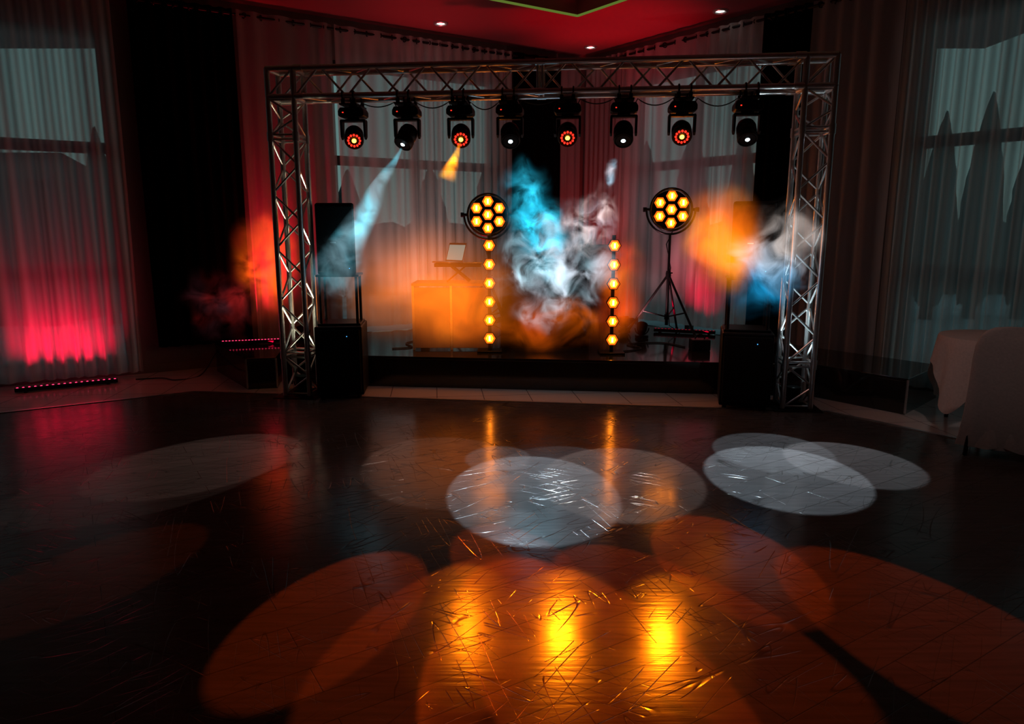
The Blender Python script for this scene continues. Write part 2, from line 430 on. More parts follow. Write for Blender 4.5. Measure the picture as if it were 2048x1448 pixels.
# ------------------------------------------------------------------ stage
HS = .32
def platform(name, pts, label):
    cx = sum(p[0] for p in pts)/len(pts); cy = sum(p[1] for p in pts)/len(pts)
    t = thing(name, (cx, cy, 0), label, 'stage')
    P = [(p[0]-cx, p[1]-cy) for p in pts]
    mb = MB(); mb.prism(P, HS-.03, HS); mb.obj('deck', MGLOSS, t, bevel=.004)
    Q = [(p[0]*.995, p[1]*.995) for p in P]
    mb = MB(); mb.prism(Q, 0, HS-.03); mb.obj('skirt', MGLOSS, t)
    for p in P[:2]:
        mb = MB(); mb.box((p[0]*.998, p[1]*.998, HS/2), (.014, .014, HS-.02)); mb.obj('corner_trim', MALU, t)
    return t
platform('stage', [(-2.38, 7.29), (2.9, 6.72), (3.12, 7.98), (1.03, 10.62), (-2.63, 8.44)], 'large low glossy black stage platform across the hall corner')
platform('stage_platform', [(-2.68, 7.03), (-2.40, 7.10), (-2.65, 8.42), (-3.38, 7.98)], 'glossy black side platform beside the truss tower and black drape')
platform('stage_platform', [(3.44, 6.03), (4.1, 6.68), (3.17, 7.92), (2.93, 6.70)], 'glossy black low platform beside the truss tower and window curtain')

# ------------------------------------------------------------------ truss
A = Vector((-2.055, 6.80, 0)); B = Vector((2.559, 6.30, 0)); U = (B-A).normalized()
ang = math.atan2(U.y, U.x); SP = (B-A).length
tr = thing('lighting_truss', A, 'aluminium box-truss goalpost frame carrying moving head lights', 'truss', rz=ang)
h = .12; HTOP = 3.03
def box_truss(mb, p, ax, L, pitch):
    def P(a, b, t):
        return (p[0]+a, p[1]+b, p[2]+t) if ax == 'Z' else (p[0]+t, p[1]+a, p[2]+b)
    for a in (-h, h):
        for b in (-h, h): mb.cyl(P(a, b, 0), P(a, b, L), .025, n=12)
    n = max(1, round(L/pitch)); q = L/n
    cs = [(-h, -h), (h, -h), (h, h), (-h, h)]
    for k in range(4):
        a = cs[k]; b = cs[(k+1) % 4]
        for i in range(n):
            c, e = (a, b) if (i+k) % 2 == 0 else (b, a)
            mb.cyl(P(*c, i*q+.01), P(*e, (i+1)*q-.01), .010, n=7)
        for t in (0.02, L-.02): mb.cyl(P(*a, t), P(*b, t), .010, n=7)
def couplers(mb, p, ax, t):
    for a in (-h, h):
        for b in (-h, h):
            c0 = (p[0]+a, p[1]+b, t-.04) if ax == 'Z' else (t-.04, p[1]+a, p[2]+b)
            c1 = (p[0]+a, p[1]+b, t+.04) if ax == 'Z' else (t+.04, p[1]+a, p[2]+b)
            mb.cyl(c0, c1, .031, n=12)
for x in (0, SP):
    mb = MB(); box_truss(mb, (x, 0, .42), 'Z', 2.0, .25); box_truss(mb, (x, 0, .02), 'Z', .4, .2); box_truss(mb, (x, 0, 2.42), 'Z', .34, .17)
    couplers(mb, (x, 0), 'Z', .42); couplers(mb, (x, 0), 'Z', 2.42)
    mb.obj('tower', MALU, tr, smooth=True)
    mb = MB(); mb.box((x, 0, .01), (.42, .42, .012)); mb.obj('base_plate', MBLACKM, tr, bevel=.003)
    mb = MB()
    z0, z1 = HTOP-.265, HTOP-.025
    for a in (-h, h):
        for b in (-h, h):
            mb.cyl((x+a, b, z0), (x+a, b, z1), .025, n=12)
        mb.cyl((x+a, -h, z0), (x+a, h, z0), .025, n=12); mb.cyl((x+a, -h, z1), (x+a, h, z1), .025, n=12)
        mb.cyl((x-h, a, z0), (x+h, a, z0), .025, n=12); mb.cyl((x-h, a, z1), (x+h, a, z1), .025, n=12)
        mb.cyl((x-h, a, z0), (x+h, a, z1), .010, n=7)
    mb.obj('corner_block', MALU, tr, smooth=True)
mb = MB(); zc = HTOP-.145
half = (SP-2*h)/2
box_truss(mb, (h, 0, zc), 'X', half, .25); box_truss(mb, (h+half, 0, zc), 'X', half, .25)
couplers(mb, (0, 0, zc), 'X', h+half); couplers(mb, (0, 0, zc), 'X', h+.05); couplers(mb, (0, 0, zc), 'X', SP-h-.05)
mb.obj('beam', MALU, tr, smooth=True)
ZLOW = HTOP-.265-.025

def TY(x): return A.y + (x-A.x)*U.y/U.x
def spot(loc, tgt, e, col, half_deg, blend=.03, r=.03, name='spot'):
    l = bpy.data.lights.new(name, 'SPOT'); l.energy = e; l.color = col; l.spot_size = math.radians(half_deg*2); l.spot_blend = blend; l.shadow_soft_size = r
    o = bpy.data.objects.new(name, l); COL.objects.link(o); o.location = loc
    o.rotation_mode = 'QUATERNION'; o.rotation_quaternion = (Vector(tgt)-Vector(loc)).to_track_quat('-Z', 'Y')
    return o
def pool(loc, tx, ty, width, e, col, blend=.010):
    D = (Vector((tx, ty, 0))-Vector(loc)).length
    spot(loc, (tx, ty, 0), e, col, math.degrees(math.atan(width/2/D)), blend, .015)

WHT = (.64, .86, 1.0); ORG = (1.0, .125, .003); YEL = (1.0, .26, .006)
heads = [(-1.437, 'wash', (-.68, 2.75)), (-.943, 'spot', (-2.0, 5.3)), (-.457, 'wash', (-.26, 2.78)), (-.018, 'spot', (.12, 4.2)),
         (.489, 'wash', (.27, 2.6)), (.974, 'spot', (.70, 4.45)), (1.469, 'wash', (.9, 2.8)), (2.013, 'spot', (1.82, 4.5))]
LENS = []
for i, (x, kind, tg) in enumerate(heads):
    y = TY(x)
    lab = ('black moving head light under the truss, red ring around orange lens' if kind == 'wash'
           else 'black moving head light under the truss, small white lens lit')
    t = thing('moving_head_light', (x, y, ZLOW), lab, 'stage light', rz=ang, group='moving head lights on the truss')
    mb = MB()
    for s in (-h, h):
        for dx in (-.05, .05):
            mb.torus((dx, s, .025), .032, .008, 'X', n=14, m=6)
            mb.box((dx, s, -.03), (.03, .02, .05))
    mb.box((0, 0, -.05), (.16, .29, .012)); mb.box((0, 0, -.065), (.05, .05, .03))
    mb.obj('clamp', MBLACKM, t)
    mb = MB()
    zb = -.068
    prof = [(-.118, zb-.03), (-.10, zb), (.10, zb), (.118, zb-.03), (.118, zb-.07), (.095, zb-.085), (-.095, zb-.085), (-.118, zb-.07)]
    n = len(prof); vs = [(p[0], -.08, p[1]) for p in prof]+[(p[0], .08, p[1]) for p in prof]
    mb.add(vs, [tuple(range(n)), tuple(reversed(range(n, 2*n)))]+[(j, (j+1) % n, (j+1) % n+n, j+n) for j in range(n)])
    mb.obj('base', MBLACK, t, bevel=.008)
    mb = MB(); mb.box((.0, -.082, zb-.045), (.07, .006, .03)); mb.obj('display', MBLACKM, t)
    mb = MB(); mb.box((-.07, -.083, zb-.045), (.012, .006, .008)); mb.obj('indicator', E_RED, t)
    mb = MB(); mb.cyl((0, 0, zb-.085), (0, 0, zb-.10), .055, n=20); mb.box((0, 0, zb-.108), (.23, .08, .02))
    for s in (-1, 1):
        pr = [(-.042, -.105), (.042, -.105), (.03, -.25), (.0, -.275), (-.03, -.25)]
        v0 = [(s*.098, p[0], p[1]+zb) for p in pr]; v1 = [(s*.118, p[0], p[1]+zb) for p in pr]
        mb.add(v0+v1, [tuple(range(5)), tuple(reversed(range(5, 10)))]+[(j, (j+1) % 5, (j+1) % 5+5, j+5) for j in range(5)])
    mb.obj('yoke', MBLACK, t, bevel=.005)
    piv = Vector((0, 0, zb-.235)); pw = Vector((x, y, ZLOW+piv.z))
    d = (Vector((tg[0], tg[1], 0))-pw).normalized()
    Rz = Matrix.Rotation(-ang, 3, 'Z'); q = (Rz @ d).to_track_quat('-Z', 'Y')
    mb = MB()
    mb.lathe([(0, .088), (.045, .085), (.070, .066), (.083, .03), (.085, -.02), (.078, -.035), (.078, -.045), (.085, -.055), (.086, -.10), (.080, -.115), (.074, -.115), (.070, -.10), (0, -.10)], 28)
    hd = mb.obj('head', MBLACK, t, loc=piv, rot=q, smooth=True)
    if kind == 'wash':
        mb = MB(); mb.lathe([(0, -.1215), (.016, -.1195), (.020, -.112), (0, -.112)], 20); mb.obj('lens', E_ORG, hd, smooth=True)
        mb = MB(); mb.lathe([(0, -.1155), (.0095, -.114), (.0105, -.105), (0, -.105)], 10)
        cs = [(.052*math.cos(2*math.pi*k3/12), .052*math.sin(2*math.pi*k3/12), 0) for k3 in range(12)]
        l0 = mb.obj('led', E_RED, hd, smooth=True, loc=cs[0]); rep(l0, cs[1:])
    else:
        mb = MB(); mb.lathe([(0, -.122), (.014, -.119), (.025, -.106), (0, -.106)], 20); mb.obj('lens', E_WHT, hd, smooth=True)
        mb = MB(); mb.lathe([(.028, -.102), (.066, -.102), (.066, -.112), (.032, -.112)], 24); mb.obj('bezel', MBLACKM, hd, smooth=True)
    LENS.append(pw + d*.15)

H = LENS
pool(H[3], .12, 4.22, 1.04, 470, WHT)
pool(H[3], -.10, 4.82, .46, 170, WHT)
pool(H[5], .30, 4.60, .86, 110, WHT)
pool(H[5], .72, 4.45, 1.04, 190, (.95, .9, .85))
pool(H[7], 1.80, 4.52, 1.02, 500, WHT)
pool(H[7], 2.34, 4.74, .84, 250, (.75, .9, 1))
pool(H[7], 1.90, 5.0, .84, 190, WHT)
pool(H[1], -.49, 4.70, 1.10, 70, (1, .75, .65))
pool(H[1], -2.10, 4.8, 1.10, 85, (1, .75, .65))
pool(H[1], -2.25, 4.55, 1.2, 50, (1, .7, .6))
# each orange disc comes from a distant head, so only weak discs mirror towards the viewer
pool(H[0], .24, 2.50, .86, 1150, ORG)
pool(H[0], .66, 2.74, .78, 800, ORG)
pool(H[6], -.22, 2.66, .78, 720, ORG)
pool(H[4], -.74, 2.78, .66, 620, ORG)
pool(H[0], .15, 1.95, .86, 620, ORG)
pool(H[0], .00, 3.20, .56, 420, ORG)
pool(H[4], 1.06, 3.26, .70, 540, ORG)
pool(H[4], 1.66, 2.70, .84, 480, ORG)
pool(H[2], -1.95, 3.15, .66, 95, ORG)
pool(H[4], .22, 2.58, .70, 170, YEL, .3)
pool(H[6], .66, 2.60, .62, 150, YEL, .3)
pool(H[2], -.20, 2.70, .60, 85, YEL, .3)

for i in range(7):
    x0, x1 = heads[i][0]+.07, heads[i+1][0]-.07; pts = []
    sag = .05+.05*random.random()
    for j in range(13):
        u = j/12; x = x0+(x1-x0)*u; pts.append((x-x0, TY(x)-.09-TY(x0), -sag*4*u*(1-u)-.10*(1 if u in (0, 1) else .2)))
    t = thing('power_cable', (x0, TY(x0), ZLOW), 'black cable drooping between neighbouring moving head lights', 'cable', group='cables linking the stage lights')
    m2 = MB(); m2.tube(pts, .005, 6); m2.obj('cord', MCABLE, t, smooth=True)

# ------------------------------------------------------------------ speakers
def speaker_stack(x, y, rz):
    sw = .44
    t = thing('subwoofer', (x, y, .008), 'tall black bass speaker cabinet standing beside the truss tower', 'speaker', rz=rz, group='bass speakers')
    mb = MB(); mb.box((0, 0, .36), (sw, .5, .66)); mb.obj('body', MBLACK, t, bevel=.012)
    mb = MB(); mb.box((0, -.258, .36), (sw-.04, .016, .60)); mb.obj('grille', MGRILL, t, bevel=.006)
    mb = MB(); mb.cyl((0, 0, 0), (0, 0, .032), .02)
    f = mb.obj('foot', MBLACK, t, loc=(-.17, -.2, 0)); rep(f, [(.17, -.2, 0), (-.17, .2, 0), (.17, .2, 0)])
    mb = MB(); mb.box((.08, -.268, .60), (.007, .006, .007)); mb.obj('indicator', E_BLUE, t)
    s = thing('speaker_stand', (x, y+.02, .698), 'black four-post stand between bass cabinet and upper speaker', 'speaker stand', rz=rz, group='speaker stands')
    mb = MB(); mb.cyl((0, 0, 0.01), (0, 0, .46), .014)
    f = mb.obj('post', MBLACKM, s, loc=(-.17, -.15, 0)); rep(f, [(.17, -.15, 0), (-.17, .15, 0), (.17, .15, 0)])
    mb = MB(); mb.box((0, 0, .01), (.40, .38, .02)); f = mb.obj('plate', MBLACKM, s, bevel=.004); rep(f, [(0, 0, .46)])
    u = thing('speaker', (x, y+.02, 1.178), 'black loudspeaker cabinet raised on a stand above the bass speaker', 'speaker', rz=rz, group='upper loudspeakers')
    mb = MB(); mb.prism([(-.18, -.19), (.18, -.19), (.13, .18), (-.13, .18)], 0, .66); mb.obj('body', MBLACK, u, bevel=.02)
    mb = MB(); mb.box((0, -.197, .33), (.33, .014, .60)); mb.obj('grille', MGRILL, u, bevel=.006)
    mb = MB(); mb.box((-.02, -.206, .30), (.05, .004, .010)); mb.obj('badge', MALU, u)
    mb = MB(); mb.box((.12, -.206, .06), (.006, .004, .006)); mb.obj('indicator', E_BLUE, u)
speaker_stack(-1.66, 6.86, .1)
speaker_stack(2.14, 6.42, -.25)

# ------------------------------------------------------------------ hexagon lamps
def hex_lamp(parent, c, r, body_mat=MBLACKM):
    mb = MB(); mb.hexa((0, 0, 0), r*1.12, .03, -.012, r*1.12); mb.hexa((0, 0, 0), r*.8, .055, .03)
    hb = mb.obj('lamp', body_mat, parent, loc=c)
    mb = MB(); mb.hexa((0, 0, 0), r*1.02, -.010, -.016, r*.97); mb.obj('reflector', E_AMBD, hb)
    mb = MB(); mb.hexa((0, 0, 0), r*.74, -.014, -.022, r*.64); mb.obj('glass', E_AMB, hb)
    mb = MB(); mb.box((0, -.026, 0), (r*.28, .01, r*.78)); mb.obj('core', E_CORE, hb)
def hex_bar(x, y):
    t = thing('hexagon_light_bar', (x, y, HS), 'vertical black bar of six glowing amber hexagon lamps on the stage', 'stage light', group='hexagon light bars')
    mb = MB(); mb.box((0, .045, .62), (.035, .03, 1.20)); mb.obj('pole', MBLACKM, t, bevel=.003)
    mb = MB(); mb.box((0, .04, .01), (.26, .22, .02)); mb.obj('base', MBLACKM, t, bevel=.004)
    for k in range(6): hex_lamp(t, (0, 0, .15+.193*k), .062)
    return t
hb1 = hex_bar(-.235, 7.40); dup(hb1, (1.04, 7.30, HS))

def round_lamp(x, y, z, rz):
    t = thing('round_stage_lamp', (x, y, HS), 'round lamp with seven amber hexagon bulbs on black tripod', 'stage light', rz=rz, group='round tripod lamps')
    zc = z-HS; R = .245
    mb = MB(); mb.torus((0, 0, zc), R, .014, 'Y', n=40); mb.lathe([(0, 0), (R*.93, 0), (R*.93, .02), (0, .03)], 36, Matrix.Translation((0, .05, zc)) @ Matrix.Rotation(-math.pi/2, 4, 'X'))
    mb.obj('frame', MBLACKM, t, smooth=True)
    hex_lamp(t, (0, 0, zc), .070)
    for k in range(6):
        a = math.pi/2+k*math.pi/3; hex_lamp(t, (.158*math.cos(a), 0, zc+.158*math.sin(a)), .070)
    mb = MB(); mb.torus((0, .02, zc), R+.045, .012, 'Y', n=24, a0=math.pi*1.0, a1=math.pi*2.0)
    for s in (-1, 1): mb.cyl((s*(R-.01), .02, zc), (s*(R+.065), .02, zc), .018); mb.cyl((s*(R+.045), .02, zc), (s*(R+.085), .02, zc), .028, n=8)
    mb.obj('bracket', MBLACKM, t, smooth=True)
    zt = zc-R-.045
    mb = MB(); mb.cyl((0, .02, .12), (0, .02, zt*.62), .020); mb.cyl((0, .02, zt*.6), (0, .02, zt), .015); mb.cyl((0, .02, zt*.58), (0, .02, zt*.64), .028)
    mb.cyl((0, .02, zt*.62), (.05, .02, zt*.62), .008)
    mb.obj('pole', MBLACKM, t)
    hub = zt*.60
    for k in range(3):
        a = math.radians(-90+35+120*k); L = .50
        mb = MB(); ft = (L*math.cos(a), .02+L*math.sin(a), .015)
        mb.cyl((.02*math.cos(a), .02+.02*math.sin(a), hub-.02), ft, .014); mb.cyl((0, .02, .22), (ft[0]*.62, .02+(ft[1]-.02)*.62, .30), .009)
        mb.cyl((ft[0], ft[1], 0), (ft[0], ft[1], .03), .018)
        mb.obj('leg', MBLACKM, t)
    mb = MB(); mb.cyl((0, .02, hub-.05), (0, .02, hub+.03), .032); mb.cyl((0, .02, .19), (0, .02, .25), .03); mb.obj('hub', MBLACKM, t)
    mb = MB(); mb.tube([(0.02, .07, zc-.1), (.05, .10, zt+.05), (-.03, .07, zt-.12), (.03, .06, zt-.4), (.0, .06, .5), (.05, .1, .1), (.2, .2, .006)], .006, 6); mb.obj('cord', MCABLE, t, smooth=True)
    return t
round_lamp(-.29, 8.75, 1.77, 0)
round_lamp(1.90, 8.66, 1.83, -.05)

# ------------------------------------------------------------------ DJ equipment
t = thing('dj_booth', (-.65, 7.80, HS), 'white panelled booth counter on the stage, glowing orange in the haze', 'booth')
mb = MB(); mb.box((0, 0, .70), (.84, .50, .03)); mb.obj('counter', MBOOTH, t, bevel=.004)
for xx in (-.205, .205):
    mb = MB(); mb.box((xx, -.235, .345), (.385, .02, .65)); mb.obj('panel', MBOOTH, t, bevel=.004)
mb = MB()
for a in (-.405, 0, .405): mb.box((a, -.235, .345), (.025, .03, .69))
for a in (-.405, .405): mb.box((a, .0, .345), (.02, .46, .69))
mb.obj('frame', MALU, t)
t = thing('laptop_stand', (-.58, 7.78, HS+.716), 'small folding table-top stand holding a laptop on the booth', 'stand')
mb = MB(); mb.box((0, 0, .195), (.50, .30, .018)); mb.box((0, -.15, .187), (.50, .012, .04)); mb.obj('shelf', MBLACK, t, bevel=.004)
for s in (-1, 1):
    for u_ in (-1, 1):
        mb = MB(); mb.cyl((-.12*u_, s*.1, .008), (.10*u_, s*.1, .19), .009); mb.obj('leg', MBLACKM, t)
t = thing('laptop', (-.70, 7.78, HS+.716+.205), 'open grey laptop with dim bluish screen on the stand', 'laptop', rz=-.75)
mb = MB(); mb.box((0, 0, .008), (.28, .20, .014)); mb.obj('keyboard_base', MLAP, t, bevel=.003)
Rl = Matrix.Rotation(math.radians(-18), 3, 'X')
mb = MB(); mb.box((0, .13, .11), (.28, .008, .21), Rl); mb.obj('lid', MLAP, t, bevel=.003)
mb = MB(); mb.box((0, .124, .108), (.25, .004, .17), Rl); mb.obj('screen', MSCREEN, t)

t = thing('equipment_table', (.36, 8.05, HS), 'table covered in black cloth carrying mixing equipment behind the smoke', 'table')
mb = MB()
N = 80; rows = 6; vs = []
per = []
Wd, Dd = .46, .28
for i in range(N):
    u = i/N*4
    k = int(u); f = u-k
    c = [(-Wd, -Dd), (Wd, -Dd), (Wd, Dd), (-Wd, Dd)]; a = c[k]; b = c[(k+1) % 4]
    per.append((a[0]+(b[0]-a[0])*f, a[1]+(b[1]-a[1])*f))
for r in range(rows+1):
    for i, (a, b) in enumerate(per):
        g = 1+.06*(1-r/rows)*(.5+.5*math.sin(i*1.1)); vs.append((a*g, b*g, .01+.74*r/rows))
fs = [(r*N+i, r*N+(i+1) % N, (r+1)*N+(i+1) % N, (r+1)*N+i) for r in range(rows) for i in range(N)]+[tuple(rows*N+i for i in range(N))]
mb.add(vs, fs); mb.obj('black_cloth', MCLOTHB, t, smooth=True)
mb = MB(); mb.box((0, 0, .375), (.8, .5, .70)); mb.obj('frame', MBLACKM, t)
t = thing('dj_mixer', (.36, 8.0, HS+.752), 'black dj mixing console on the cloth-covered table', 'mixer')
mb = MB(); mb.box((0, 0, .035), (.72, .34, .06)); mb.obj('body', MBLACK, t, bevel=.01)
for s in (-1, 1):
    mb = MB(); mb.cyl((s*.22, 0, .065), (s*.22, 0, .078), .10, n=28); mb.obj('jog_wheel', MBLACKM, t, smooth=False)
mb = MB(); mb.cyl((0, 0, .065), (0, 0, .082), .01)
ks = [(-.06+.04*a, -.08+.07*b, 0) for a in range(4) for b in range(3)]
k0 = mb.obj('knob', MALU, t, loc=ks[0]); rep(k0, ks[1:])

t = thing('equipment_rack', (.98, 8.0, HS), 'black equipment case on a tubular stand beside the hexagon light bar', 'rack')
mb = MB(); mb.box((0, 0, .96), (.30, .34, .30)); mb.obj('case', MBLACK, t, bevel=.008)
mb = MB(); mb.box((0, -.172, .86), (.26, .006, .07)); f = mb.obj('front_panel', MBLACKM, t); rep(f, [(0, 0, .1), (0, 0, .2)])
mb = MB()
for a in (-.13, .13):
    for b in (-.15, .15): mb.cyl((a, b, 0), (a, b, .81), .014)
for a in (-.13, .13): mb.cyl((a, -.15, .3), (a, .15, .3), .01)
mb.box((0, 0, .80), (.32, .36, .02)); mb.box((0, 0, .25), (.30, .34, .02))
mb.obj('stand', MBLACKM, t)

t = thing('power_box', (2.02, 7.55, HS), 'small black power distribution box lying on the stage', 'power box')
mb = MB(); mb.box((0, 0, .06), (.20, .16, .12)); mb.obj('body', MBLACK, t, bevel=.012)
mb = MB(); mb.torus((0, 0, .12), .05, .008, 'Y', a0=0, a1=math.pi); mb.obj('handle', MBLACKM, t, smooth=True)

# ------------------------------------------------------------------ LED bars and uplights
def area(loc, tgt, e, col, sx, sy, spread=math.pi, name='uplight_source', rollref=None):
    l = bpy.data.lights.new(name, 'AREA'); l.shape = 'RECTANGLE'; l.size = sx; l.size_y = sy; l.energy = e; l.color = col; l.spread = spread
    o = bpy.data.objects.new(name, l); COL.objects.link(o)
    o.location = loc
    z = -(Vector(tgt)-Vector(loc)).normalized()
    xx = Vector(rollref).normalized() if rollref else Vector((1, 0, 0)); xx = (xx - z*xx.dot(z)).normalized(); yy = z.cross(xx)
    o.rotation_euler = Matrix((xx, yy, z)).transposed().to_euler()
    return o
PINK = (1, .004, .06)
def led_bar(x, y, z, L, rz, e, n=18, tgt=None, sp=75, mat=E_PINK, lab='low black led batten with a row of glowing pink diodes'):
    t = thing('led_bar', (x, y, z), lab, 'stage light', rz=rz, group='pink led battens')
    mb = MB(); mb.box((0, 0, .03), (L, .07, .04)); mb.obj('housing', MBLACK, t, bevel=.006)
    mb = MB(); mb.box((0, 0, .008), (.03, .09, .016)); f = mb.obj('foot', MBLACKM, t, loc=(-L*.4, 0, 0)); rep(f, [(L*.4, 0, 0)])
    mb = MB(); mb.lathe([(0, .056), (.008, .055), (.012, .048), (0, .048)], 10)
    ls = [(-L/2+L*(k+.5)/n, -.018, 0) for k in range(n)]
    f = mb.obj('led', mat, t, smooth=True, loc=ls[0]); rep(f, ls[1:])
    d = Vector((math.cos(rz), math.sin(rz), 0))
    area((x, y, z+.075), tgt, e, PINK, L*.8, .03, math.radians(sp), rollref=d)
aL = math.atan2(-dL.y, -dL.x)
p = W('L', 6.75, .27)
led_bar(p.x, p.y, 0, .9, aL, 6.5, tgt=(W('L', 6.75, .02).x, W('L', 6.75, .02).y, .55), sp=66)
q_ = W('L', 4.45, .0)
led_bar(-2.95, 7.93, HS, .62, .30, 8, tgt=(q_.x, q_.y, 1.6))
led_bar(2.15, 8.78, HS, .75, -.35, 3, tgt=(2.5, 9.2, 1.2), mat=E_PINKD, lab='low black led batten on the stage, diodes faintly pink')

def par(x, y, z, tgt, e, col, ang_, em, label, blend=.6):
    t = thing('par_light', (x, y, z), label, 'stage light', group='small floor uplights')
    d = (Vector(tgt)-Vector((x, y, z+.12))).normalized(); q = d.to_track_quat('Z', 'Y')
    mb = MB(); mb.lathe([(0, -.07), (.045, -.065), (.06, -.03), (.065, .05), (.06, .055), (.055, .03), (0, .03)], 20)
    b = mb.obj('body', MBLACK, t, loc=(0, 0, .12), rot=q, smooth=True)
    mb = MB(); mb.lathe([(0, .034), (.05, .033), (.05, .031), (0, .031)], 20); mb.obj('lens', em, b)
    mb = MB(); mb.torus((0, 0, .12), .082, .007, 'Y', n=20, a0=math.pi, a1=2*math.pi); mb.box((0, 0, .02), (.14, .10, .03)); mb.obj('bracket', MBLACKM, t, smooth=True)
    spot(Vector((x, y, z+.12))+d*.08, tgt, e, col, ang_, blend, .04)
RED = (1, .004, .05)
lr = 'small black par can uplight glowing red beneath the curtains'
q_ = W('L', 4.60, 0.02)
par(-2.45, 8.25, HS, (q_.x, q_.y, 1.6), 95, (1, .012, .035), 20, E_PINK, lr)
par(1.05, 9.75, HS, (1.15, 10.5, 2.4), 60, (1, .02, .02), 26, E_PINK, lr)
par(-.55, 8.9, HS, (-.6, 8.75, 4.08), 130, RED, 21, E_PINK, lr, 1.0)
par(1.45, 9.1, HS, (1.2, 9.25, 4.08), 330, RED, 23, E_PINK, lr, 1.0)
par(-1.05, 8.45, HS, (-1.25, 9.4, 1.7), 55, (1, .50, .42), 46, E_PINKD, 'small black par can added to wash the sheer curtain pale pink', 1.0)  # added fill lamp, brightens the sheer left of the corner
par(1.55, 8.40, HS, (1.95, 9.6, 1.8), 52, (1, .42, .44), 46, E_PINKD, 'small black par can added to wash the sheer curtain pale pink', 1.0)  # added fill lamp, brightens the sheer right of the corner
E_TW1 = emis('warm_white_lens', (.9, 1, .7), .5, False); E_TW2 = emis('cool_white_lens', (.7, .95, 1), .5, False)
par(A.x, A.y, .02, (A.x, A.y, 3), 60, (1, .94, .66), 22, E_TW1, 'small warm white uplight inside the truss tower base')
par(B.x, B.y, .02, (B.x, B.y, 3), 60, (.75, .95, 1), 22, E_TW2, 'small cool white uplight inside the truss tower base')

# ------------------------------------------------------------------ floor cables
def cable(pts, label):
    t = thing('floor_cable', pts[0], label, 'cable', group='loose floor cables')
    P = []
    Q = [Vector(p) for p in pts]; Q = [Q[0]]+Q+[Q[-1]]
    for k in range(1, len(Q)-2):
        for j in range(8):
            u = j/8; a, b, c, d = Q[k-1], Q[k], Q[k+1], Q[k+2]
            P.append(.5*((2*b)+(-a+c)*u+(2*a-5*b+4*c-d)*u*u+(-a+3*b-3*c+d)*u**3))
    P.append(Q[-2]); P = [p-Q[1] for p in P]
    mb = MB(); mb.tube(P, .007, 6); mb.obj('cord', MCABLE, t, smooth=True)
cable([(-4.05, 7.48, .01), (-3.8, 7.55, .01), (-3.6, 7.45, .01), (-3.45, 7.7, .01), (-3.36, 7.9, .2), (-3.3, 7.95, .33)], 'black cable running across the tiles to the side platform')
cable([(-1.3, 7.6, HS+.008), (-1.1, 7.7, HS+.008), (-1.2, 8.0, HS+.008), (-.9, 8.3, HS+.008), (-.4, 8.4, HS+.008)], 'black cable lying on the stage by the booth')
cable([(1.15, 7.4, HS+.008), (1.4, 7.6, HS+.008), (1.3, 7.9, HS+.008), (1.7, 8.0, HS+.008), (1.9, 7.7, HS+.008)], 'black cable curling on the stage to the power box')

# ------------------------------------------------------------------ banquet table and chair
TX, TYY = 3.99, 5.74
t = thing('banquet_table', (TX, TYY, 0), 'round banquet table with ivory cloth hanging in pointed corners', 'table')
N = 128; vs = []; fs = []; R = .43; rings = 14
rot0 = math.radians(200)
vs.append((0, 0, .735))
for r in range(1, 6):
    for i in range(N):
        a = 2*math.pi*i/N; vs.append((R*r/5*math.cos(a), R*r/5*math.sin(a), .735))
for r in range(1, rings+1):
    v = r/rings
    for i in range(N):
        a = 2*math.pi*i/N
        m4 = (math.cos(4*(a-rot0))*.5+.5)**1.6
        drop = .22+.38*m4
        fl = .03*v+.05*v*m4+.018*v*math.sin(a*11+1)+.010*v*math.sin(a*23)
        rr = R+.008+fl
        vs.append((rr*math.cos(a), rr*math.sin(a), .732-drop*v))
for i in range(N): fs.append((0, 1+i, 1+(i+1) % N))
T = 5+rings
for r in range(T-1):
    for i in range(N): fs.append((1+r*N+i, 1+r*N+(i+1) % N, 1+(r+1)*N+(i+1) % N, 1+(r+1)*N+i))
mb = MB(); mb.add(vs, fs); mb.obj('tablecloth', MTCLOTH, t, smooth=True)
mb = MB(); mb.cyl((0, 0, .70), (0, 0, .725), R, n=48); mb.obj('table_top', MBOOTH, t)
for k in range(4):
    a = math.pi/4+k*math.pi/2; mb = MB(); mb.cyl((.28*math.cos(a), .28*math.sin(a), .71), (.32*math.cos(a), .32*math.sin(a), 0.0), .016); mb.obj('leg', MBLACKM, t)

t = thing('banquet_chair', (3.54, 4.93, .008), 'dining chair in ivory fabric cover drawn up to the table', 'chair', rz=-.60)
def sect(z):
    return (1-min(1, z/.45))*.018
vs = []; fs = []; n = 96; levels = [0.08, .12, .2, .3, .42, .455, .47]
for z in levels:
    for i in range(n):
        a = 2*math.pi*i/n; c, s_ = math.cos(a), math.sin(a)
        e = 5; rr = (abs(c)**e+abs(s_)**e)**(-1/e)
        f = sect(z)*(1+.6*math.sin(a*9)+.4*math.sin(a*17+1)); g = -.012 if z > .46 else 0
        vs.append((c*rr*(.225+f+g), -.01+s_*rr*(.205+f+g), z+.012*math.sin(a*7)*(z < .1)))
for r in range(len(levels)-1):
    for i in range(n): fs.append((r*n+i, r*n+(i+1) % n, (r+1)*n+(i+1) % n, (r+1)*n+i))
fs.append(tuple((len(levels)-1)*n+i for i in range(n)))
mb = MB(); mb.add(vs, fs); mb.obj('seat_cover', MCCOVER, t, smooth=True)
vs = []; fs = []; n = 48
prof = [(.07, .285), (.15, .270), (.3, .255), (.47, .245), (.6, .240), (.7, .238), (.8, .230), (.87, .208), (.91, .175), (.935, .13), (.945, .06)]
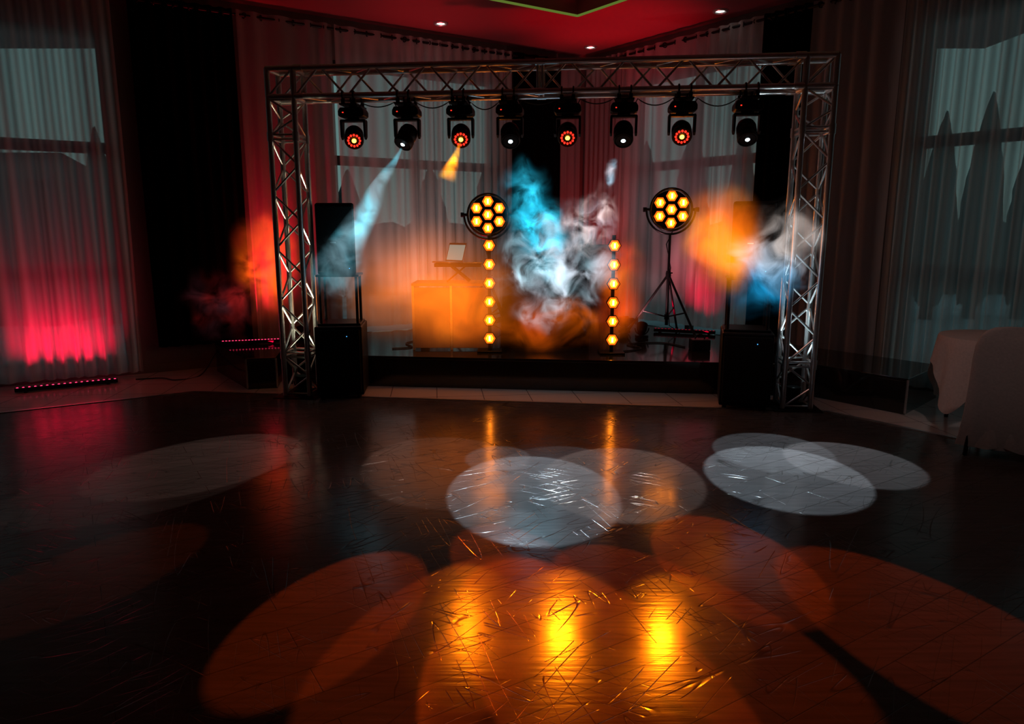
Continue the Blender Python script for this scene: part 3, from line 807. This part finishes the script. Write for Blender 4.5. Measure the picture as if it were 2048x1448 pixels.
for z, hw in prof:
    yb = -.215-.08*(z-.05)/.9
    for i in range(n):
        a = 2*math.pi*i/n; c, s_ = math.cos(a), math.sin(a); e = 3.2; rr = (abs(c)**e+abs(s_)**e)**(-1/e)
        th = .032 if z < .9 else .026
        vs.append((c*rr*hw, yb+.03+s_*rr*th+.006*math.sin(c*14+z*2)*(1-z), z))
for r in range(len(prof)-1):
    for i in range(n): fs.append((r*n+i, r*n+(i+1) % n, (r+1)*n+(i+1) % n, (r+1)*n+i))
fs.append(tuple((len(prof)-1)*n+i for i in range(n)))
mb = MB(); mb.add(vs, fs); mb.obj('back_cover', MCCOVER, t, smooth=True)
for a in (-.20, .20):
    for b in (-.20, .16):
        mb = MB(); mb.cyl((a*1.08, b*1.05, 0), (a, b, .44), .014); mb.obj('leg', MBLACKM, t)
# added warm fill aimed at the banquet table and chair, no fixture modelled
spot((2.4, 1.6, 4.3), (3.7, 5.2, .6), 85, (1, .72, .66), 11, 1.0, .12, 'table_chair_fill')

# ------------------------------------------------------------------ outdoors
def tree(x, y, hgt, r, seed):
    rd = random.Random(seed)
    t = thing('cypress_tree', (x, y, -.15), 'dark columnar conifer seen through the window at dusk', 'tree', group='conifers outside the windows')
    K = 16
    mb = MB(); vs = []; n = 22
    for k in range(K+1):
        v = k/K; rr = r*(math.sin(math.pi*min(1, (v*.92+.08)))**.6)*(1-v*.5) if v < 1 else .02
        for i in range(n):
            a = 2*math.pi*i/n; q = rr*(1+.12*rd.uniform(-1, 1)); vs.append((q*math.cos(a), q*math.sin(a), .3+(hgt-.3)*v+.06*rd.uniform(-1, 1)))
    mb.add(vs, [(k*n+i, k*n+(i+1) % n, (k+1)*n+(i+1) % n, (k+1)*n+i) for k in range(K) for i in range(n)]+[tuple(K*n+i for i in range(n))])
    mb.obj('foliage', MTREE, t)
    mb = MB(); mb.cyl((0, 0, 0), (0, 0, .6), .12, .1); mb.obj('trunk', MBLACK, t)
for i, (x, y, h_, r_) in enumerate([(8.19, 14, 3.9, .44), (9.1, 14.1, 4.25, .44), (9.99, 14, 4.1, .42), (7.3, 14.5, 3.3, .38),
        (3.1, 17, 3.7, .5), (4.2, 17.1, 4.1, .55), (5.35, 17, 4.0, .5), (6.5, 17, 4.0, .5), (-1.84, 16.5, 3.1, .55), (-3.6, 16, 3.0, .5), (-.6, 17, 3.2, .5), (-7.45, 13.2, 3.5, .40)]):
    tree(x, y, h_, r_, i)
t = thing('house', (-9.9, 14.2, -.15), 'dark low house with a pitched roof outside the window', 'house')
mb = MB(); mb.box((0, 0, 1.3), (3.2, 2.6, 2.6)); mb.obj('walls', MHOUSE, t)
mb = MB(); mb.add([(-1.7, -1.4, 2.6), (1.7, -1.4, 2.6), (1.7, 1.4, 2.6), (-1.7, 1.4, 2.6), (-1.2, 0, 3.2), (1.2, 0, 3.2)], [(0, 1, 5, 4), (2, 3, 4, 5), (0, 4, 3), (1, 2, 5), (0, 3, 2, 1)]); mb.obj('roof', MROOF, t)
mb = MB(); mb.prism([(-30, 3), (30, 3), (30, 40), (-30, 40)], -.2, -.15)
mb.obj('ground', MGROUND, kind='structure')
def hedge(x, y, L, hh, rz, seed):
    rd = random.Random(seed)
    t = thing('hedge', (x, y, -.15), 'dark clipped hedge outside the hall windows', 'hedge', rz=rz, group='outdoor hedges')
    mb = MB(); nx = 40; vs = []
    pr = [(-.4, 0), (-.45, hh*.5), (-.35, hh*.9), (0, hh), (.35, hh*.9), (.45, hh*.5), (.4, 0)]
    for i in range(nx+1):
        for a, b in pr: vs.append((-L/2+L*i/nx, a+.05*rd.uniform(-1, 1), b+(.12*rd.uniform(-1, 1) if b > 0 else 0)))
    m_ = len(pr)
    mb.add(vs, [(i*m_+j, i*m_+j+1, (i+1)*m_+j+1, (i+1)*m_+j) for i in range(nx) for j in range(m_-1)]); mb.obj('foliage', MTREE, t)
hedge(-3.5, 19.5, 12, 1.9, 0.0, 1); hedge(8.5, 19.8, 11, 1.9, 0, 2)

# ------------------------------------------------------------------ smoke
def smoke(loc, size, c1, c2, E, D, nscale=3.0, lo=.45, hi=.75, warp=.5, seed=0, rot=None, cone=False, label='wispy self-lit stage smoke', soft=1.0, zmix=False, step=.5, det=4, swirl=.30):
    m, nt, out = newmat('self_lit_smoke')
    N = nt.nodes.new; L = nt.links.new
    tc = N('ShaderNodeTexCoord')
    def vm(op, a, b=None, val=None):
        n = N('ShaderNodeVectorMath'); n.operation = op
        L(a, n.inputs[0])
        if b is not None: L(b, n.inputs[1])
        elif val is not None: n.inputs[1].default_value = val
        return n
    def mt(op, a, b=None, val=None, clamp=False):
        n = N('ShaderNodeMath'); n.operation = op; n.use_clamp = clamp
        L(a, n.inputs[0])
        if b is not None: L(b, n.inputs[1])
        elif val is not None: n.inputs[1].default_value = val
        return n
    O = tc.outputs['Object']
    met = vm('MULTIPLY', O, val=tuple(size))
    off = vm('ADD', met.outputs[0], val=(seed*3.17, seed*1.3, seed*2.1))
    nz = N('ShaderNodeTexNoise'); nz.inputs['Scale'].default_value = nscale*.7; nz.inputs['Detail'].default_value = 0; L(off.outputs[0], nz.inputs['Vector'])
    ws = vm('SUBTRACT', nz.outputs['Color'], val=(.5, .5, .5))
    wo = vm('MULTIPLY', ws.outputs[0], val=(warp*2, warp*2, warp*2)); oc = vm('ADD', O, wo.outputs[0])
    if cone:
        sx = N('ShaderNodeSeparateXYZ'); L(oc.outputs[0], sx.inputs[0])
        xy = N('ShaderNodeCombineXYZ'); L(sx.outputs[0], xy.inputs[0]); L(sx.outputs[1], xy.inputs[1])
        ln = vm('LENGTH', xy.outputs[0])
        sz = N('ShaderNodeSeparateXYZ'); L(O, sz.inputs[0])
        den = mt('MULTIPLY', sz.outputs[2], val=-.9); den2 = mt('ADD', den.outputs[0], val=.08)
        rr = mt('DIVIDE', ln.outputs['Value'], den2.outputs[0])
        inv = N('ShaderNodeMath'); inv.operation = 'SUBTRACT'; inv.inputs[0].default_value = 1.0; L(rr.outputs[0], inv.inputs[1])
        fr = N('ShaderNodeMapRange'); fr.inputs['From Min'].default_value = 0; fr.inputs['From Max'].default_value = .5; L(inv.outputs[0], fr.inputs['Value'])
        ez = N('ShaderNodeMapRange'); ez.inputs['From Min'].default_value = -1; ez.inputs['From Max'].default_value = -.55; L(sz.outputs[2], ez.inputs['Value'])
        fall = mt('MULTIPLY', fr.outputs[0], ez.outputs[0])
    else:
        ln = vm('LENGTH', oc.outputs[0])
        fr = N('ShaderNodeMapRange'); fr.interpolation_type = 'SMOOTHSTEP'
        fr.inputs['From Min'].default_value = .88; fr.inputs['From Max'].default_value = .88-.85*soft; L(ln.outputs['Value'], fr.inputs['Value'])
        l2 = vm('LENGTH', O); g = N('ShaderNodeMapRange'); g.interpolation_type = 'SMOOTHSTEP'; g.inputs['From Min'].default_value = 1; g.inputs['From Max'].default_value = .6; L(l2.outputs['Value'], g.inputs['Value'])
        fall = mt('MULTIPLY', fr.outputs[0], g.outputs[0])
    sw = vm('MULTIPLY', ws.outputs[0], val=(swirl*6/nscale,)*3); wv = vm('ADD', off.outputs[0], sw.outputs[0])
    w = N('ShaderNodeTexNoise'); w.inputs['Scale'].default_value = nscale; w.inputs['Detail'].default_value = det; w.inputs['Roughness'].default_value = .62
    L(wv.outputs[0], w.inputs['Vector'])
    wr = N('ShaderNodeMapRange'); wr.inputs['From Min'].default_value = lo; wr.inputs['From Max'].default_value = hi; L(w.outputs['Fac'], wr.inputs['Value'])
    mask = mt('MULTIPLY', wr.outputs[0], fall.outputs[0])
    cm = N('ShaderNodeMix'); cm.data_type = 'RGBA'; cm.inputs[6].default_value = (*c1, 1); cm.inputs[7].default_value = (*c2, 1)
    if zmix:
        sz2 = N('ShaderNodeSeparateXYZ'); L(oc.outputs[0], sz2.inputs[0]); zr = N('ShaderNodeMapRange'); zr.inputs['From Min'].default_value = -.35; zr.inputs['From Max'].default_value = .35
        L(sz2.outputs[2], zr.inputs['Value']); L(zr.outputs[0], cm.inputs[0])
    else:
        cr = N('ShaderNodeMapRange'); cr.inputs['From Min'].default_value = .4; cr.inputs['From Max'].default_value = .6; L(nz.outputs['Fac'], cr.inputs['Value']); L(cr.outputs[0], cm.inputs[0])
    em = N('ShaderNodeEmission'); L(cm.outputs[2], em.inputs[0]); es = mt('MULTIPLY', mask.outputs[0], val=E); L(es.outputs[0], em.inputs[1])  # smoke emits its own colour in place of scattered stage light
    ab = N('ShaderNodeVolumeAbsorption'); ab.inputs[0].default_value = (.2, .2, .2, 1); ds = mt('MULTIPLY', mask.outputs[0], val=D); L(ds.outputs[0], ab.inputs['Density'])
    ad = N('ShaderNodeAddShader'); L(em.outputs[0], ad.inputs[0]); L(ab.outputs[0], ad.inputs[1]); L(ad.outputs[0], out.inputs['Volume'])
    try: m.cycles.volume_step_rate = step
    except Exception: pass
    mb = MB()
    if cone: mb.lathe([(.06, 0), (1, -1)], 24)
    else:
        prof = [(max(.001, math.sin(math.pi*k/12)), -math.cos(math.pi*k/12)) for k in range(13)]; mb.lathe(prof, 24)
    o = mb.obj('glowing_smoke', m, loc=loc, rot=rot)
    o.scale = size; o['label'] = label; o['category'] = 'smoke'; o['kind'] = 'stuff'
    return o
CY1 = (.04, .50, .68); GRY = (.46, .50, .56); OR1 = (1.0, .20, .005)  # lamp colours put into the smoke's glow
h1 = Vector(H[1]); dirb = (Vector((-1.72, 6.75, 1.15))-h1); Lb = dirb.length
smoke(h1, (.28, .26, Lb*1.08), (.18, .8, .98), (.25, .45, .52), 7.0, 1.0, 6, .3, .62, .12, 1, rot=dirb.normalized().to_track_quat('-Z', 'Y'), cone=True, label='glowing cyan smoke cone shaped as a light beam')  # emissive cone drawn in place of the head's beam
smoke((.22, 6.9, 1.68), (.38, .20, .74), CY1, (.02, .42, .60), 18, 2, 7, .40, .62, .35, 2, rot=(0, math.radians(-16), 0), label='turquoise self-lit smoke plume rising over the stage')
smoke((.40, 6.95, 1.20), (.76, .28, .80), GRY, (.28, .42, .48), 16, 5, 6, .45, .66, .45, 3, step=.45, label='pale grey self-lit billowing smoke in front of the booth')
smoke((.76, 6.95, 1.64), (.38, .18, .54), GRY, (.6, .5, .48), 15, 3, 8, .44, .66, .42, 4, rot=(0, .5, 0), label='thin grey self-lit smoke wisps curling upwards')
smoke((.93, 6.9, 2.13), (.09, .08, .19), (.3, .6, .75), GRY, 20, 2, 12, .40, .65, .25, 5, rot=(0, .2, 0), label='small bluish self-lit smoke puff beneath a stage light')
smoke((-.85, 7.35, 1.02), (1.35, .38, .92), (1, .28, .03), (1, .24, .02), 2.2, .4, 1.6, .0, .60, .15, 6, step=1, det=2, label='soft self-lit orange haze over the stage')
smoke((-.50, 7.15, .86), (.95, .24, .66), OR1, (1, .26, .01), 3.8, 1.0, 3.0, .28, .66, .3, 7, step=.8, det=3, label='dense self-lit orange haze around the booth')
smoke((-2.60, 7.6, 1.22), (.50, .3, .80), OR1, (1, .08, .02), 5.5, 1, 4, .30, .64, .3, 8, det=3, label='self-lit orange smoke beside the truss tower')
smoke((-2.95, 7.3, .85), (.58, .25, .52), (.5, .03, .03), (.14, .03, .04), 3.0, 1, 6.5, .42, .7, .4, 9, det=3, label='self-lit dark red smoke over the side platform')
smoke((1.76, 6.08, 1.52), (.54, .22, .60), (1, .32, .01), (1, .22, .01), 10, 3, 3.4, .26, .62, .28, 10, det=4, label='self-lit bright orange smoke cloud beside the tripod lamp')
smoke((2.20, 6.02, 1.34), (.50, .20, .64), (.02, .34, .62), (.6, .52, .48), 13, 3, 5.5, .41, .66, .35, 11, rot=(0, .45, 0), zmix=True, label='self-lit white and blue smoke drifting through the truss tower')
smoke((.40, 7.4, .64), (1.15, .2, .44), OR1, (1, .16, .01), 3.6, 1, 3.2, .36, .66, .3, 12, step=.8, det=3, label='low self-lit orange haze between the hexagon light bars')
smoke((1.12, 7.45, 1.05), (.40, .2, .95), (1, .10, .01), OR1, 4.2, 1, 4, .26, .66, .3, 15, det=3, label='self-lit red-orange haze rising behind a hexagon light bar')
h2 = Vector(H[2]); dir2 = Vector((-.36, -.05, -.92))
smoke(h2, (.10, .10, .36), (1, .48, .01), (1, .30, .01), 26, 2, 10, .30, .6, .12, 13, rot=dir2.to_track_quat('-Z', 'Y'), cone=True, det=3, label='short glowing yellow-orange smoke cone shaped as a light beam')  # emissive cone stands in for the lamp's lit haze
smoke((-1.60, 6.5, 1.22), (.38, .16, .50), (.2, .28, .32), (.12, .2, .22), 6, 1, 7, .44, .7, .35, 14, det=3, label='faint self-lit bluish wisps around the loudspeaker')

# ------------------------------------------------------------------ world, camera
w = bpy.data.worlds.new('dusk'); SC.world = w; w.use_nodes = True
nt = w.node_tree; bg = nt.nodes['Background']
tc = nt.nodes.new('ShaderNodeTexCoord'); sp = nt.nodes.new('ShaderNodeSeparateXYZ'); nt.links.new(tc.outputs['Generated'], sp.inputs[0])
mr = nt.nodes.new('ShaderNodeMapRange'); mr.inputs['From Min'].default_value = 0; mr.inputs['From Max'].default_value = .6; nt.links.new(sp.outputs[2], mr.inputs['Value'])
mx = nt.nodes.new('ShaderNodeMix'); mx.data_type = 'RGBA'; mx.inputs[6].default_value = (.48, .60, .58, 1); mx.inputs[7].default_value = (.34, .48, .53, 1)
nt.links.new(mr.outputs[0], mx.inputs[0]); nt.links.new(mx.outputs[2], bg.inputs[0]); bg.inputs[1].default_value = .35

cam = bpy.data.cameras.new('camera'); co = bpy.data.objects.new('camera', cam); COL.objects.link(co)
cam.sensor_width = 36; cam.lens = 1420/2048*36; co.location = (0, 0, 1.6); co.rotation_euler = (math.radians(90-10.6), 0, 0); cam.clip_start = .05
SC.camera = co
